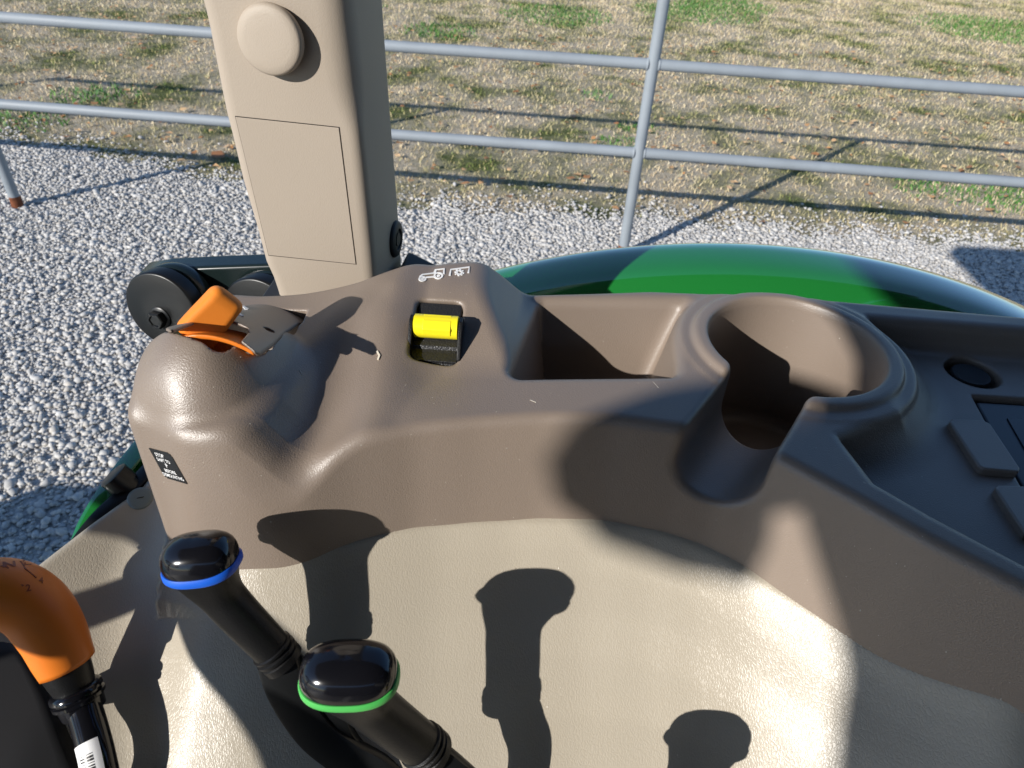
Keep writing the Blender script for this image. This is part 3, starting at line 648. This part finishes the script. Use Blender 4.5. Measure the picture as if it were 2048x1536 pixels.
def px_of(p): c_ = M.T @ (p - C); return (1024 + F_PX * c_[0] / c_[2], 768 + F_PX * c_[1] / c_[2]), c_[2]
(h4, hd4), (k4, kd4) = px_of(P4), px_of(K4); e4, ed4 = px_of(K4 + np.array([.004, -.006, -.06]))
g4, K4_, t4 = lever('yellow_band_lever', h4, hd4, k4, kd4, (-.1, .1, 1), m_yellow, [(*k4, kd4), (*e4, ed4)], 'black lever knob nearest the seat', W=(.0186, .0118), yaw=.05, rs=.0100)
tube('lever_bar', [K4, K4 + np.array([.006, -.010, -.10])], .006, m_bmetal, g4)
# orange gear lever
g3 = empty('orange_lever', tuple(atd(230, 1600, .31))); g3.parent = tractor; prop(g3, 'orange shift lever handle with embossed gear pattern')
sp = catmull([atd(*p) for p in [(150, 1378, .316), (138, 1350, .315), (118, 1308, .313), (96, 1262, .311), (60, 1215, .308), (10, 1190, .304), (-50, 1195, .300), (-100, 1225, .300)]], 6)
rr = np.interp(np.linspace(0, 1, len(sp)), [0, .12, .30, .5, .7, .85, 1], [.0092, .0104, .0121, .0136, .0142, .0142, .012])
tube('grip_core', sp, [(r * .93, r * .90) for r in rr], m_black, g3, n=40, up=(-.2, 1, .2))
rings = []
i0 = 9
for i in range(i0, len(sp)):
    p = sp[i]; t = sp[min(i + 1, len(sp) - 1)] - sp[max(i - 1, 0)]; t /= np.linalg.norm(t)
    o = np.array([.75, .25, .60]); o -= t * o.dot(t); o /= np.linalg.norm(o); q = np.cross(t, o); r = rr[i]
    rings.append([p + (o * math.cos(a) + q * math.sin(a)) * r * 1.02 for a in np.linspace(-1.8, 1.8, 44)])
sh = loft('orange_shell', rings, m_orange, g3, cap=False, closed=False)
so_ = sh.modifiers.new('solid', 'SOLIDIFY'); so_.thickness = .0022; so_.offset = 0
shb = bvh(sh)
mk = [([(8, 1128), (12, 1137), (45, 1176)], False), ([(38, 1127), (48, 1142), (70, 1160)], False), ([(0, 1137), (50, 1131)], False)]
drape('pattern_lines', mk, .0006, shb, mat('orange_emboss', (.30, .06, .008), .5), sh, h=.0003, off=.0011)
drape_text('pattern_text', [('2', .5, .5, .9, 1.0)], [(42, 1170), (64, 1166), (68, 1186), (46, 1190)], shb, bpy.data.materials['orange_emboss'], sh, off=.0013)
drape_text('pattern_text', [('4', .5, .5, .9, 1.0)], [(68, 1154), (88, 1156), (90, 1174), (70, 1172)], shb, bpy.data.materials['orange_emboss'], sh, off=.0013)
drape_text('pattern_text', [('N L', .5, .5, .9, 1.0)], [(10, 1126), (50, 1124), (52, 1138), (12, 1142)], shb, bpy.data.materials['orange_emboss'], sh, off=.0013)
tt = sp[0] - sp[2]; tt /= np.linalg.norm(tt)
lathe('collar', sp[0] - tt * .001, tt, [(.0096, 0), (.0108, .001), (.0110, .0028), (.0098, .0034), (.0098, .0042), (.0110, .0048), (.0110, .0062), (.0096, .0070), (.0096, .0078), (.0092, .012)], m_gloss, g3)
rod = [atd(*p) for p in [(162, 1400, .316), (172, 1430, .314), (185, 1475, .310), (196, 1520, .307), (206, 1580, .305), (214, 1700, .305)]]
tube('lever_rod', catmull(rod, 6), .0072, m_gloss, g3, n=32)
rp = catmull(rod, 6); lab = rp[13:24]; wh = []
cd = None
for i, p in enumerate(lab):
    t = lab[min(i + 1, len(lab) - 1)] - lab[max(i - 1, 0)]; t /= np.linalg.norm(t); u = C - p; u -= t * u.dot(t); u /= np.linalg.norm(u); q = np.cross(t, u)
    if q[0] > 0: q = -q
    wh.append([p + (u * math.cos(a) + q * math.sin(a)) * .00735 for a in np.linspace(-.25, 1.5, 12)])
lbl = loft('barcode_label', wh, m_white, g3, cap=False, closed=False)
bars = []
rngb = random.Random(3)
for k in range(10):
    i = 3 + k * .62
    a = wh[int(i)]; b = wh[min(int(i) + 1, len(wh) - 1)]; f = i - int(i)
    pts = [np.array(a[j]) * (1 - f) + np.array(b[j]) * f for j in range(3, 9)]; u = C - pts[0]; u /= np.linalg.norm(u)
    bars.append(strip([p + u * .00012 for p in pts], rngb.choice([.0004, .0007, .001]), u, .0001))
obj('barcode_bars', *merge(bars), m_decal, lbl, smooth=False)

# ---- green fender, front green strip, tyre, body (the rest of the tractor), unseen shadow roof
ring_ = []
sec = [(.47, -.16), (.52, -.115), (.560, -.050), (.578, -.022), (.590, -.008), (.603, -.002), (.625, .001), (.640, 0), (.648, -.003), (.654, -.010), (.656, -.020), (.653, -.035), (.645, -.040), (.56, -.09), (.47, -.19)]
secs = catmull([(y, z, 0) for y, z in sec], 4)
R_ = .80; cx, cz = .245, -.2988 - R_
for a in np.linspace(-65, 70, 140):
    s, c_ = math.sin(math.radians(a)), math.cos(math.radians(a))
    ring_.append([np.array([cx + (R_ + z) * s, y, CAM_H + cz + (R_ + z) * c_]) for y, z, _ in secs])
fen = loft('rear_fender', ring_, m_green, tractor); prop(fen, 'glossy green rear fender outside the cab')
ty = lathe('rear_tyre', (cx, .50, CAM_H + cz - .1), (0, 1, 0), [(.35, -.16), (.66, -.15), (.74, -.12), (.76, 0), (.74, .12), (.66, .15), (.35, .16)], m_tyre, tractor, n=72)
gs = catmull([(-.209, .360, -.303), (-.213, .330, -.306), (-.219, .300, -.308), (-.225, .270, -.313), (-.229, .250, -.320), (-.228, .230, -.332), (-.228, .20, -.355)], 6)
flatbar('green_frame', [p + C for p in gs], (1, .4, 0), .013, .03, m_green, tractor, n=1)
es = catmull([(-.200, .315, -.297), (-.207, .275, -.299), (-.219, .247, -.303), (-.226, .225, -.312), (-.226, .205, -.325)], 6)
flatbar('edge_trim', [p + C for p in es], (1, .4, 0), .010, .012, m_bmetal, tractor, n=1)
b0, b1 = atz(262, 978, CAM_H - .298), atz(226, 950, CAM_H - .288)
tube('strike_pin', [b0, b0 + (b1 - b0) * .35, b0 + (b1 - b0) * .36, b1, b1 + (b1 - b0) * .05], [.0065, .0065, .0082, .0082, .0070], m_bmetal, tractor)
swc = np.array([-.530, -.100, CAM_H - .150])
whl = tube('steering_wheel', [swc + np.array([.18 * math.cos(a), .18 * math.sin(a), 0]) for a in np.linspace(0, 2 * math.pi, 73)], .0155, m_black, tractor, n=16, cap=False)
lathe('wheel_hub', swc, (0, 0, 1), [(.02, -.2), (.02, -.05), (.05, -.03), (.055, -.01), (.04, 0), (0, .002)], m_black, whl)
for a in (.5, 2.6, 4.7): tube('wheel_spoke', [swc + np.array([.03 * math.cos(a), .03 * math.sin(a), -.02]), swc + np.array([.17 * math.cos(a), .17 * math.sin(a), 0])], .010, m_black, whl, n=12)
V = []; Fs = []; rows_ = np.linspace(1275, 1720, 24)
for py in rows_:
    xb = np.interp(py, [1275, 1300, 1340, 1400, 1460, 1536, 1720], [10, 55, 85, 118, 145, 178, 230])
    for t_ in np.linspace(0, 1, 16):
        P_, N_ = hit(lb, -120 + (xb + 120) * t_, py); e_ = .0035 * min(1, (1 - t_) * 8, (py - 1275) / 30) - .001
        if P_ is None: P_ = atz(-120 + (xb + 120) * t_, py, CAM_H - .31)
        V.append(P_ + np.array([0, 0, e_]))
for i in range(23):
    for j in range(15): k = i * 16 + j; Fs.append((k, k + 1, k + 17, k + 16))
obj('lever_shade_sheet', V, Fs, m_dark, tractor)  # dark sheet draped over the liner, stands in for shade by the lever
box('rear_sky_blocker', (1.00, -1.00, .50), (1.06, .38, 2.28), m_dark, tractor, .02)  # unseen slab added to keep sky light off the console
box('left_sky_blocker', (-.55, -1.06, .50), (1.00, -1.00, 2.10), m_dark, tractor, .02)  # second added slab, cuts sky light from the left side
# ---- shared cab body below and round the operator
box('lower_body', (-.75, -.95, .45), (1.1, .40, 1.32), m_dark, tractor, .02)
hood = box('hood', (-3.3, -.72, .62), (-.80, -.02, 1.12), m_green, tractor, .06)
seat = box('seat_back', (.36, -.50, 1.25), (.50, -.02, 1.95), m_dark, tractor, .05)
box('seat_cushion', (-.12, -.52, 1.28), (.42, -.02, 1.40), m_dark, tractor, .04)
rf = [(-.72, .44), (-.738, -.545), (-.742, -.63), (-.757, -.685), (-.788, -.736), (-.812, -.788), (-.834, -.822), (-.852, -.862), (-.872, -.908), (-.895, -.957), (-.922, -.998), (-.945, -1.035), (-1.0, -1.12), (.9, -1.15), (1.1, .44)]  # unseen roof; front edge shaped to lay the shadow line on the console
prism('unseen_shadow_roof', [np.array([x, y, CAM_H + .40]) for x, y in rf], UP, 0, .10, m_dark, tractor, .03)


mr = [(-.965, -.857), (-.961, -.815), (-.935, -.777), (-.901, -.745), (-.871, -.725), (-.843, -.708), (-.815, -.698), (-.772, -.715), (-.782, -.755), (-.800, -.792), (-.832, -.806), (-.862, -.846), (-.896, -.883), (-.935, -.878)]
prism('shadow_plate', [np.array([x, y, CAM_H + .400]) for x, y in mr], UP, 0, .008, m_dark, tractor, .002)  # unseen plate, added and shaped to cast shade on the console front
# ------------------------------------------------------------------ ground
GB = [(-600, 235), (0, 266), (150, 285), (300, 312), (440, 345), (600, 372), (800, 402), (1050, 412), (1300, 420), (1500, 440), (1700, 455), (2048, 478), (2600, 520)]
gb = np.array([atz(*p, 0)[:2] for p in GB]); gb = np.vstack([[(-40, gb[0, 1] + .3)], gb, [(40, gb[-1, 1])]])
def yb_(x): return np.interp(x, gb[:, 0], gb[:, 1])
def sheet(name, xs, yfun, z, m_):
    V = []; Fs = []; ny = 0
    for x in xs:
        ys = yfun(x); ny = len(ys); V += [(x, y, z) for y in ys]
    for i in range(len(xs) - 1):
        for j in range(ny - 1): k = i * ny + j; Fs.append((k, k + ny, k + ny + 1, k + 1))
    return prop(link(name, fastmesh(name, V, np.array(Fs)), m_), kind='structure')
def nodemat(name): m = bpy.data.materials.new(name); m.use_nodes = True; return m, m.node_tree, m.node_tree.nodes['Principled BSDF']
def ramp(t, fac, stops):
    r = t.nodes.new('ShaderNodeValToRGB'); e = r.color_ramp.elements
    while len(e) < len(stops): e.new(0.5)
    for k, (p, c) in enumerate(stops): e[k].position = p; e[k].color = (*c, 1)
    t.links.new(fac, r.inputs[0]); return r.outputs[0]
def noise(t, src, sc, det=4, rough=.6):
    n = t.nodes.new('ShaderNodeTexNoise'); n.inputs['Scale'].default_value = sc; n.inputs['Detail'].default_value = det; n.inputs['Roughness'].default_value = rough; t.links.new(src, n.inputs['Vector']); return n.outputs['Fac']
def mixc(t, fac, a, b):
    m = t.nodes.new('ShaderNodeMix'); m.data_type = 'RGBA'
    if hasattr(fac, 'links'): t.links.new(fac, m.inputs[0])
    else: m.inputs[0].default_value = fac
    for s_, v in ((6, a), (7, b)):
        if hasattr(v, 'links'): t.links.new(v, m.inputs[s_])
        else: m.inputs[s_].default_value = (*v, 1)
    return m.outputs[2]
def grassmask(t, pos):
    a = noise(t, pos, 1.3, 5, .65); r = t.nodes.new('ShaderNodeMapRange'); r.inputs[1].default_value = .44; r.inputs[2].default_value = .64; t.links.new(a, r.inputs[0]); return r.outputs[0]
# soil / thatch under the grass
mg, t, b = nodemat('dry_lawn_soil'); tc = t.nodes.new('ShaderNodeTexCoord'); pos = tc.outputs['Object']
c1_ = ramp(t, noise(t, pos, 55, 8, .75), [(.28, (.26, .21, .15)), (.5, (.50, .43, .32)), (.72, (.66, .59, .46))])
c2_ = ramp(t, noise(t, pos, 35, 8, .75), [(.3, (.05, .065, .02)), (.7, (.18, .20, .08))])
t.links.new(mixc(t, grassmask(t, pos), c1_, c2_), b.inputs['Base Color']); b.inputs['Roughness'].default_value = 1; b.inputs['Specular IOR Level'].default_value = .1
bn = t.nodes.new('ShaderNodeBump'); bn.inputs['Distance'].default_value = .03; bn.inputs['Strength'].default_value = .8; t.links.new(noise(t, pos, 40, 8, .8), bn.inputs['Height']); t.links.new(bn.outputs[0], b.inputs['Normal'])
# gravel bed
mb, t, b = nodemat('gravel_bed'); tc = t.nodes.new('ShaderNodeTexCoord'); pos = tc.outputs['Object']
vo = t.nodes.new('ShaderNodeTexVoronoi'); vo.inputs['Scale'].default_value = 60; t.links.new(pos, vo.inputs['Vector'])
t.links.new(ramp(t, vo.outputs['Color'], [(.1, (.36, .345, .32)), (.5, (.48, .46, .43)), (.9, (.60, .58, .54))]), b.inputs['Base Color']); b.inputs['Roughness'].default_value = .9
bn = t.nodes.new('ShaderNodeBump'); bn.inputs['Distance'].default_value = .012; bn.inputs['Strength'].default_value = 1; bn.invert = True; t.links.new(vo.outputs['Distance'], bn.inputs['Height']); t.links.new(bn.outputs[0], b.inputs['Normal'])
xs = np.concatenate([np.linspace(-60, -6, 20), np.linspace(-5.8, 5.8, 117), np.linspace(6, 60, 20)])
sheet('lawn_ground', xs, lambda x: np.linspace(-60, 160, 12), -.012, mg)
sheet('gravel_yard', xs, lambda x: np.concatenate([[-30, 0, 1], np.linspace(2, yb_(x) - .12 + .05 * math.sin(9 * x) + .05 * math.sin(23 * x), 8)]), -.006, mb)
# loose stones: one mesh, one island per stone
ic = bmesh.new(); bmesh.ops.create_icosphere(ic, subdivisions=1, radius=1); IV = np.array([v.co[:] for v in ic.verts]); IF = np.array([[v.index for v in f.verts] for f in ic.faces]); ic.free()
def scatter(n, x0, x1, y0, y1): return rng.uniform(x0, x1, n), rng.uniform(y0, y1, n)
def stones(name, X, Y, size, zoff, m_):
    n = len(X); s_ = size; v = IV[None] * (1 + rng.uniform(-.28, .28, (n, len(IV), 1))); sc = np.stack([s_, s_ * rng.uniform(.55, 1, n), s_ * rng.uniform(.35, .65, n)], 1)
    v = v * sc[:, None, :]; a = rng.uniform(0, 2 * math.pi, n); tl = rng.uniform(-.4, .4, n)
    ct, st = np.cos(tl)[:, None], np.sin(tl)[:, None]; y_, z_ = v[:, :, 1] * ct - v[:, :, 2] * st, v[:, :, 1] * st + v[:, :, 2] * ct; v = np.stack([v[:, :, 0], y_, z_], 2)
    ca, sa = np.cos(a)[:, None], np.sin(a)[:, None]; x_ = v[:, :, 0] * ca - v[:, :, 1] * sa; y_ = v[:, :, 0] * sa + v[:, :, 1] * ca; v = np.stack([x_, y_, v[:, :, 2]], 2)
    v += np.stack([X, Y, zoff], 1)[:, None, :]; Fq = (IF[None] + (np.arange(n) * len(IV))[:, None, None]).reshape(-1, 3)
    return link(name, fastmesh(name, v.reshape(-1, 3), Fq), m_, smooth=False)
ms, t, b = nodemat('limestone_chips'); ge = t.nodes.new('ShaderNodeNewGeometry'); tc = t.nodes.new('ShaderNodeTexCoord')
cs_ = ramp(t, ge.outputs['Random Per Island'], [(0, (.31, .30, .285)), (.25, (.42, .405, .38)), (.5, (.49, .475, .45)), (.7, (.56, .54, .505)), (.82, (.46, .41, .345)), (1, (.68, .66, .62))])
mm = mixc(t, .35, cs_, ramp(t, noise(t, tc.outputs['Object'], 260, 5, .7), [(.3, (.32, .31, .3)), (.7, (.68, .66, .63))])); t.links.new(mm, b.inputs['Base Color']); b.inputs['Roughness'].default_value = .85
Xa, Ya = scatter(78000, -4.6, -.5, .9, 5.6); Xb, Yb = scatter(52000, -.6, 4.2, 3.3, 5.1)
X = np.concatenate([Xa, Xb]); Y = np.concatenate([Ya, Yb]); edge = yb_(X) + .05 * np.sin(X * 9) + .05 * np.sin(X * 23)
k_ = (Y < edge - .10 + rng.exponential(.13, len(X)) * rng.choice([-1, 1], len(X))) & ((X < -.5) | (Y > 3.3)) & (X > -1.0 - Y * .9)
X, Y = X[k_], Y[k_]; sz = np.clip(rng.lognormal(math.log(.0092), .38, len(X)), .0045, .024)
gv = stones('gravel', X, Y, sz, sz * .12 - .004 + rng.uniform(0, .006, len(X)), ms); prop(gv, 'loose pale grey limestone gravel', 'gravel', kind='stuff')
# grass blades
def blades(name, n, x0, x1, y0, y1, hgt, wid, m_, keepf=None, lean=.8):
    X, Y = rng.uniform(x0, x1, n), y0 + (y1 - y0) * rng.uniform(0, 1, n) ** 1.25
    k = (Y > yb_(X) - .03 + rng.normal(0, .10, n)) & (np.abs(X) < Y * .95 + .6)
    if keepf is not None: k &= keepf(X, Y)
    X, Y = X[k], Y[k]; n = len(X); a = rng.uniform(0, 2 * math.pi, n); h = hgt * rng.uniform(.4, 1.3, n) * (1 + .05 * Y); wd = wid * rng.uniform(.6, 1.3, n) * (1 + .06 * Y); le = rng.uniform(.2, lean, n) * 1.3; la = rng.uniform(0, 2 * math.pi, n)
    dx, dy = np.cos(a) * wd, np.sin(a) * wd; lx, ly = np.cos(la) * np.sin(le) * h, np.sin(la) * np.sin(le) * h; hz = np.cos(le) * h
    z0 = np.full(n, -.012)
    p0 = np.stack([X - dx, Y - dy, z0], 1); p1 = np.stack([X + dx, Y + dy, z0], 1); p2 = np.stack([X + dx * .7 + lx * .45, Y + dy * .7 + ly * .45, z0 + hz * .62], 1); p3 = np.stack([X - dx * .7 + lx * .45, Y - dy * .7 + ly * .45, z0 + hz * .62], 1); p4 = np.stack([X + lx, Y + ly, z0 + hz], 1)
    V = np.stack([p0, p1, p2, p3, p4], 1).reshape(-1, 3); o = (np.arange(n) * 5)[:, None]; Fq = np.concatenate([o + [0, 1, 2], o + [0, 2, 3], o + [3, 2, 4]], 0)
    return link(name, fastmesh(name, V, Fq), m_, smooth=False)
mgr, t, b = nodemat('dry_grass_blade'); ge = t.nodes.new('ShaderNodeNewGeometry'); tc = t.nodes.new('ShaderNodeTexCoord'); pos = tc.outputs['Object']
ca_ = ramp(t, ge.outputs['Random Per Island'], [(0, (.36, .27, .17)), (.3, (.56, .45, .29)), (.6, (.70, .58, .39)), (.85, (.82, .72, .52)), (1, (.48, .46, .22))])
cb_ = ramp(t, ge.outputs['Random Per Island'], [(0, (.13, .19, .05)), (.4, (.22, .27, .08)), (.7, (.42, .38, .17)), (1, (.55, .46, .28))])
vv_ = t.nodes.new('ShaderNodeMix'); vv_.data_type = 'RGBA'; vv_.blend_type = 'MULTIPLY'; vv_.inputs[0].default_value = 1
t.links.new(mixc(t, grassmask(t, pos), ca_, cb_), vv_.inputs[6]); t.links.new(ramp(t, noise(t, pos, 3.2, 6, .7), [(.30, (.66, .64, .60)), (.5, (.94, .92, .87)), (.68, (1.12, 1.10, 1.06))]), vv_.inputs[7]); t.links.new(vv_.outputs[2], b.inputs['Base Color']); b.inputs['Roughness'].default_value = .8; b.inputs['Specular IOR Level'].default_value = .2
gr_ = blades('grass', 520000, -14, 18, 4.0, 24, .026, .0030, mgr); prop(gr_, 'short patchy brown and green autumn lawn', 'grass', kind='stuff')
mgg, t, b = nodemat('green_weed_blade'); ge = t.nodes.new('ShaderNodeNewGeometry')
t.links.new(ramp(t, ge.outputs['Random Per Island'], [(0, (.03, .11, .012)), (.6, (.07, .22, .03)), (1, (.15, .30, .06))]), b.inputs['Base Color']); b.inputs['Roughness'].default_value = .6
blobs = [(atz(*p, 0)[:2], r) for p, r in [((215, 185), .30), ((60, 240), .30), ((20, 225), .25), ((160, 190), .3), ((1190, 190), .18), ((1240, 285), .22), ((1280, 255), .2), ((1870, 375), .30), ((2030, 400), .33), ((1990, 380), .3), ((1390, 25), .9), ((1450, 10), .8), ((2000, 60), 1.2), ((880, 60), .5), ((1110, 30), .8), ((700, 10), .5)]]
def inb(X, Y):
    m = np.zeros(len(X), bool)
    for (c_, r_) in blobs: m |= (((X - c_[0]) ** 2 + (Y - c_[1]) ** 2) < (r_ * (.55 + .55 * np.abs(np.sin(X * 17 + Y * 11)))) ** 2) & (rng.uniform(0, 1, len(X)) < .75)
    return m
gw = blades('weeds', 300000, -7, 10, 4.0, 14, .030, .0035, mgg, inb); prop(gw, 'brighter green weed patches in the brown lawn', 'weeds', kind='stuff')
# fallen leaves
ml, t, b = nodemat('dead_leaf'); ge = t.nodes.new('ShaderNodeNewGeometry')
t.links.new(ramp(t, ge.outputs['Random Per Island'], [(0, (.30, .13, .05)), (.4, (.48, .25, .10)), (.8, (.62, .42, .22)), (1, (.5, .33, .2))]), b.inputs['Base Color']); b.inputs['Roughness'].default_value = .7
n = 1500; X, Y = rng.uniform(-6, 8, n), rng.uniform(4.2, 10, n); k_ = Y > yb_(X) - .05; X, Y = X[k_], Y[k_]; n = len(X)
X = np.append(X, atz(437, 314, 0)[0]); Y = np.append(Y, atz(437, 314, 0)[1]); n += 1
rs = rng.uniform(.012, .034, n); rs[-1] = .07; a0 = rng.uniform(0, 6.28, n); V = []; ang = np.linspace(0, 2 * math.pi, 7)[:-1]
rad = np.array([1.2, .6, .9, 1.0, .7, .8]); vv = np.stack([X[:, None] + rs[:, None] * rad * np.cos(a0[:, None] + ang), Y[:, None] + rs[:, None] * rad * np.sin(a0[:, None] + ang), .012 + rng.uniform(0, .018, (n, 6))], 2)
o = (np.arange(n) * 6)[:, None]; Fq = np.concatenate([o + [0, 1, 2], o + [0, 2, 3], o + [0, 3, 4], o + [0, 4, 5]], 0)
prop(link('leaf_litter', fastmesh('leaf_litter', vv.reshape(-1, 3), Fq), ml, smooth=False), 'scattered tan and orange fallen leaves on the lawn', 'fallen leaves', kind='stuff')

# ---- pipe fence
fence = prop(empty('pipe_fence', (0, 3.88, 0)), 'grey painted steel pipe fence along the gravel edge', 'fence')
f0, f1 = np.array([-3.09, 3.95]), np.array([.609, 3.81]); fd = (f1 - f0); PIT = np.linalg.norm(fd); fd /= PIT; fn = np.array([fd[1], -fd[0]])
for k in range(-1, 4):
    p = f0 + fd * PIT * k; rr_ = .030
    pst = tube('post', [(p[0], p[1], -.1), (p[0], p[1], .075), (p[0], p[1], .9), (p[0], p[1], 1.63)], rr_, m_pipe, fence, n=28, up=(0, 1, 0))
    tube('rusty_foot', [(p[0], p[1], -.02), (p[0], p[1], .0), (p[0], p[1], .052), (p[0], p[1], .066)], [rr_ + .003, rr_ + .0035, rr_ + .002, rr_ + .0005], m_rust, fence, n=28, up=(0, 1, 0))
for zr in (.617, 1.065, 1.60):
    for k in range(-1, 3):
        a = f0 + fd * (PIT * k + .027) ; b_ = f0 + fd * (PIT * (k + 1) - .027)
        for q_, sg_ in ((a, 1), (b_, -1)):
            lathe('weld_bead', (q_[0], q_[1], zr), (fd[0] * sg_, fd[1] * sg_, 0), [(.026, -.004), (.0305, -.001), (.0312, .003), (.0290, .007), (.026, .009)], m_pipe, fence, n=24)
        tube('rail', [(a[0], a[1], zr), ((a[0] + b_[0]) / 2, (a[1] + b_[1]) / 2, zr - .004), (b_[0], b_[1], zr)], .027, m_pipe, fence, n=24)
# ---- scraps on the console
P_, N_ = hit(cb, 757, 712)
st_ = drape('straw_fragment', [([(754, 703), (759, 712), (756, 720)], False)], .0009, cb, mat('straw', (.75, .68, .55), .6), None, h=.0006)
prop(st_, 'tiny bent straw fragment on the sloping console', 'straw')
parts = []; rd = random.Random(5)
for k in range(420):
    tgt = cb if k < 300 else lb
    px, py = (rd.uniform(270, 2040), rd.uniform(540, 1400)) if k < 300 else (rd.uniform(200, 1700), rd.uniform(1060, 1530))
    P_, N_ = hit(tgt, px, py)
    if P_ is None: continue
    N_ = N_ if N_.dot(C - P_) > 0 else -N_; r_ = rd.uniform(.00008, .00022) * (2.0 if rd.random() < .07 else 1); a = rd.uniform(0, 6.28); u, v, _ = frame(N_, (math.cos(a), math.sin(a), .3))
    parts.append(([P_ + u * r_ * 1.6, P_ + v * r_, P_ - u * r_ * 1.6, P_ - v * r_, P_ + N_ * r_ * .8], [(0, 1, 4), (1, 2, 4), (2, 3, 4), (3, 0, 4)]))
for pl_ in ([(1292, 752), (1306, 763), (1318, 776)], [(1060, 800), (1072, 805)], [(598, 740), (604, 751)]):
    hs = [hit(cb, *p) for p in pl_]; parts.append(strip([q[0] for q in hs], .00016, hs[0][1] if hs[0][1].dot(C - hs[0][0]) > 0 else -hs[0][1], .0002))
prop(obj('dust_specks', *merge(parts), mat('pale_dust', (.62, .58, .5), .8), None, smooth=False), 'pale dust specks and lint lying on the console', 'dust', kind='stuff')
print('total', round(time.time() - T0, 1))
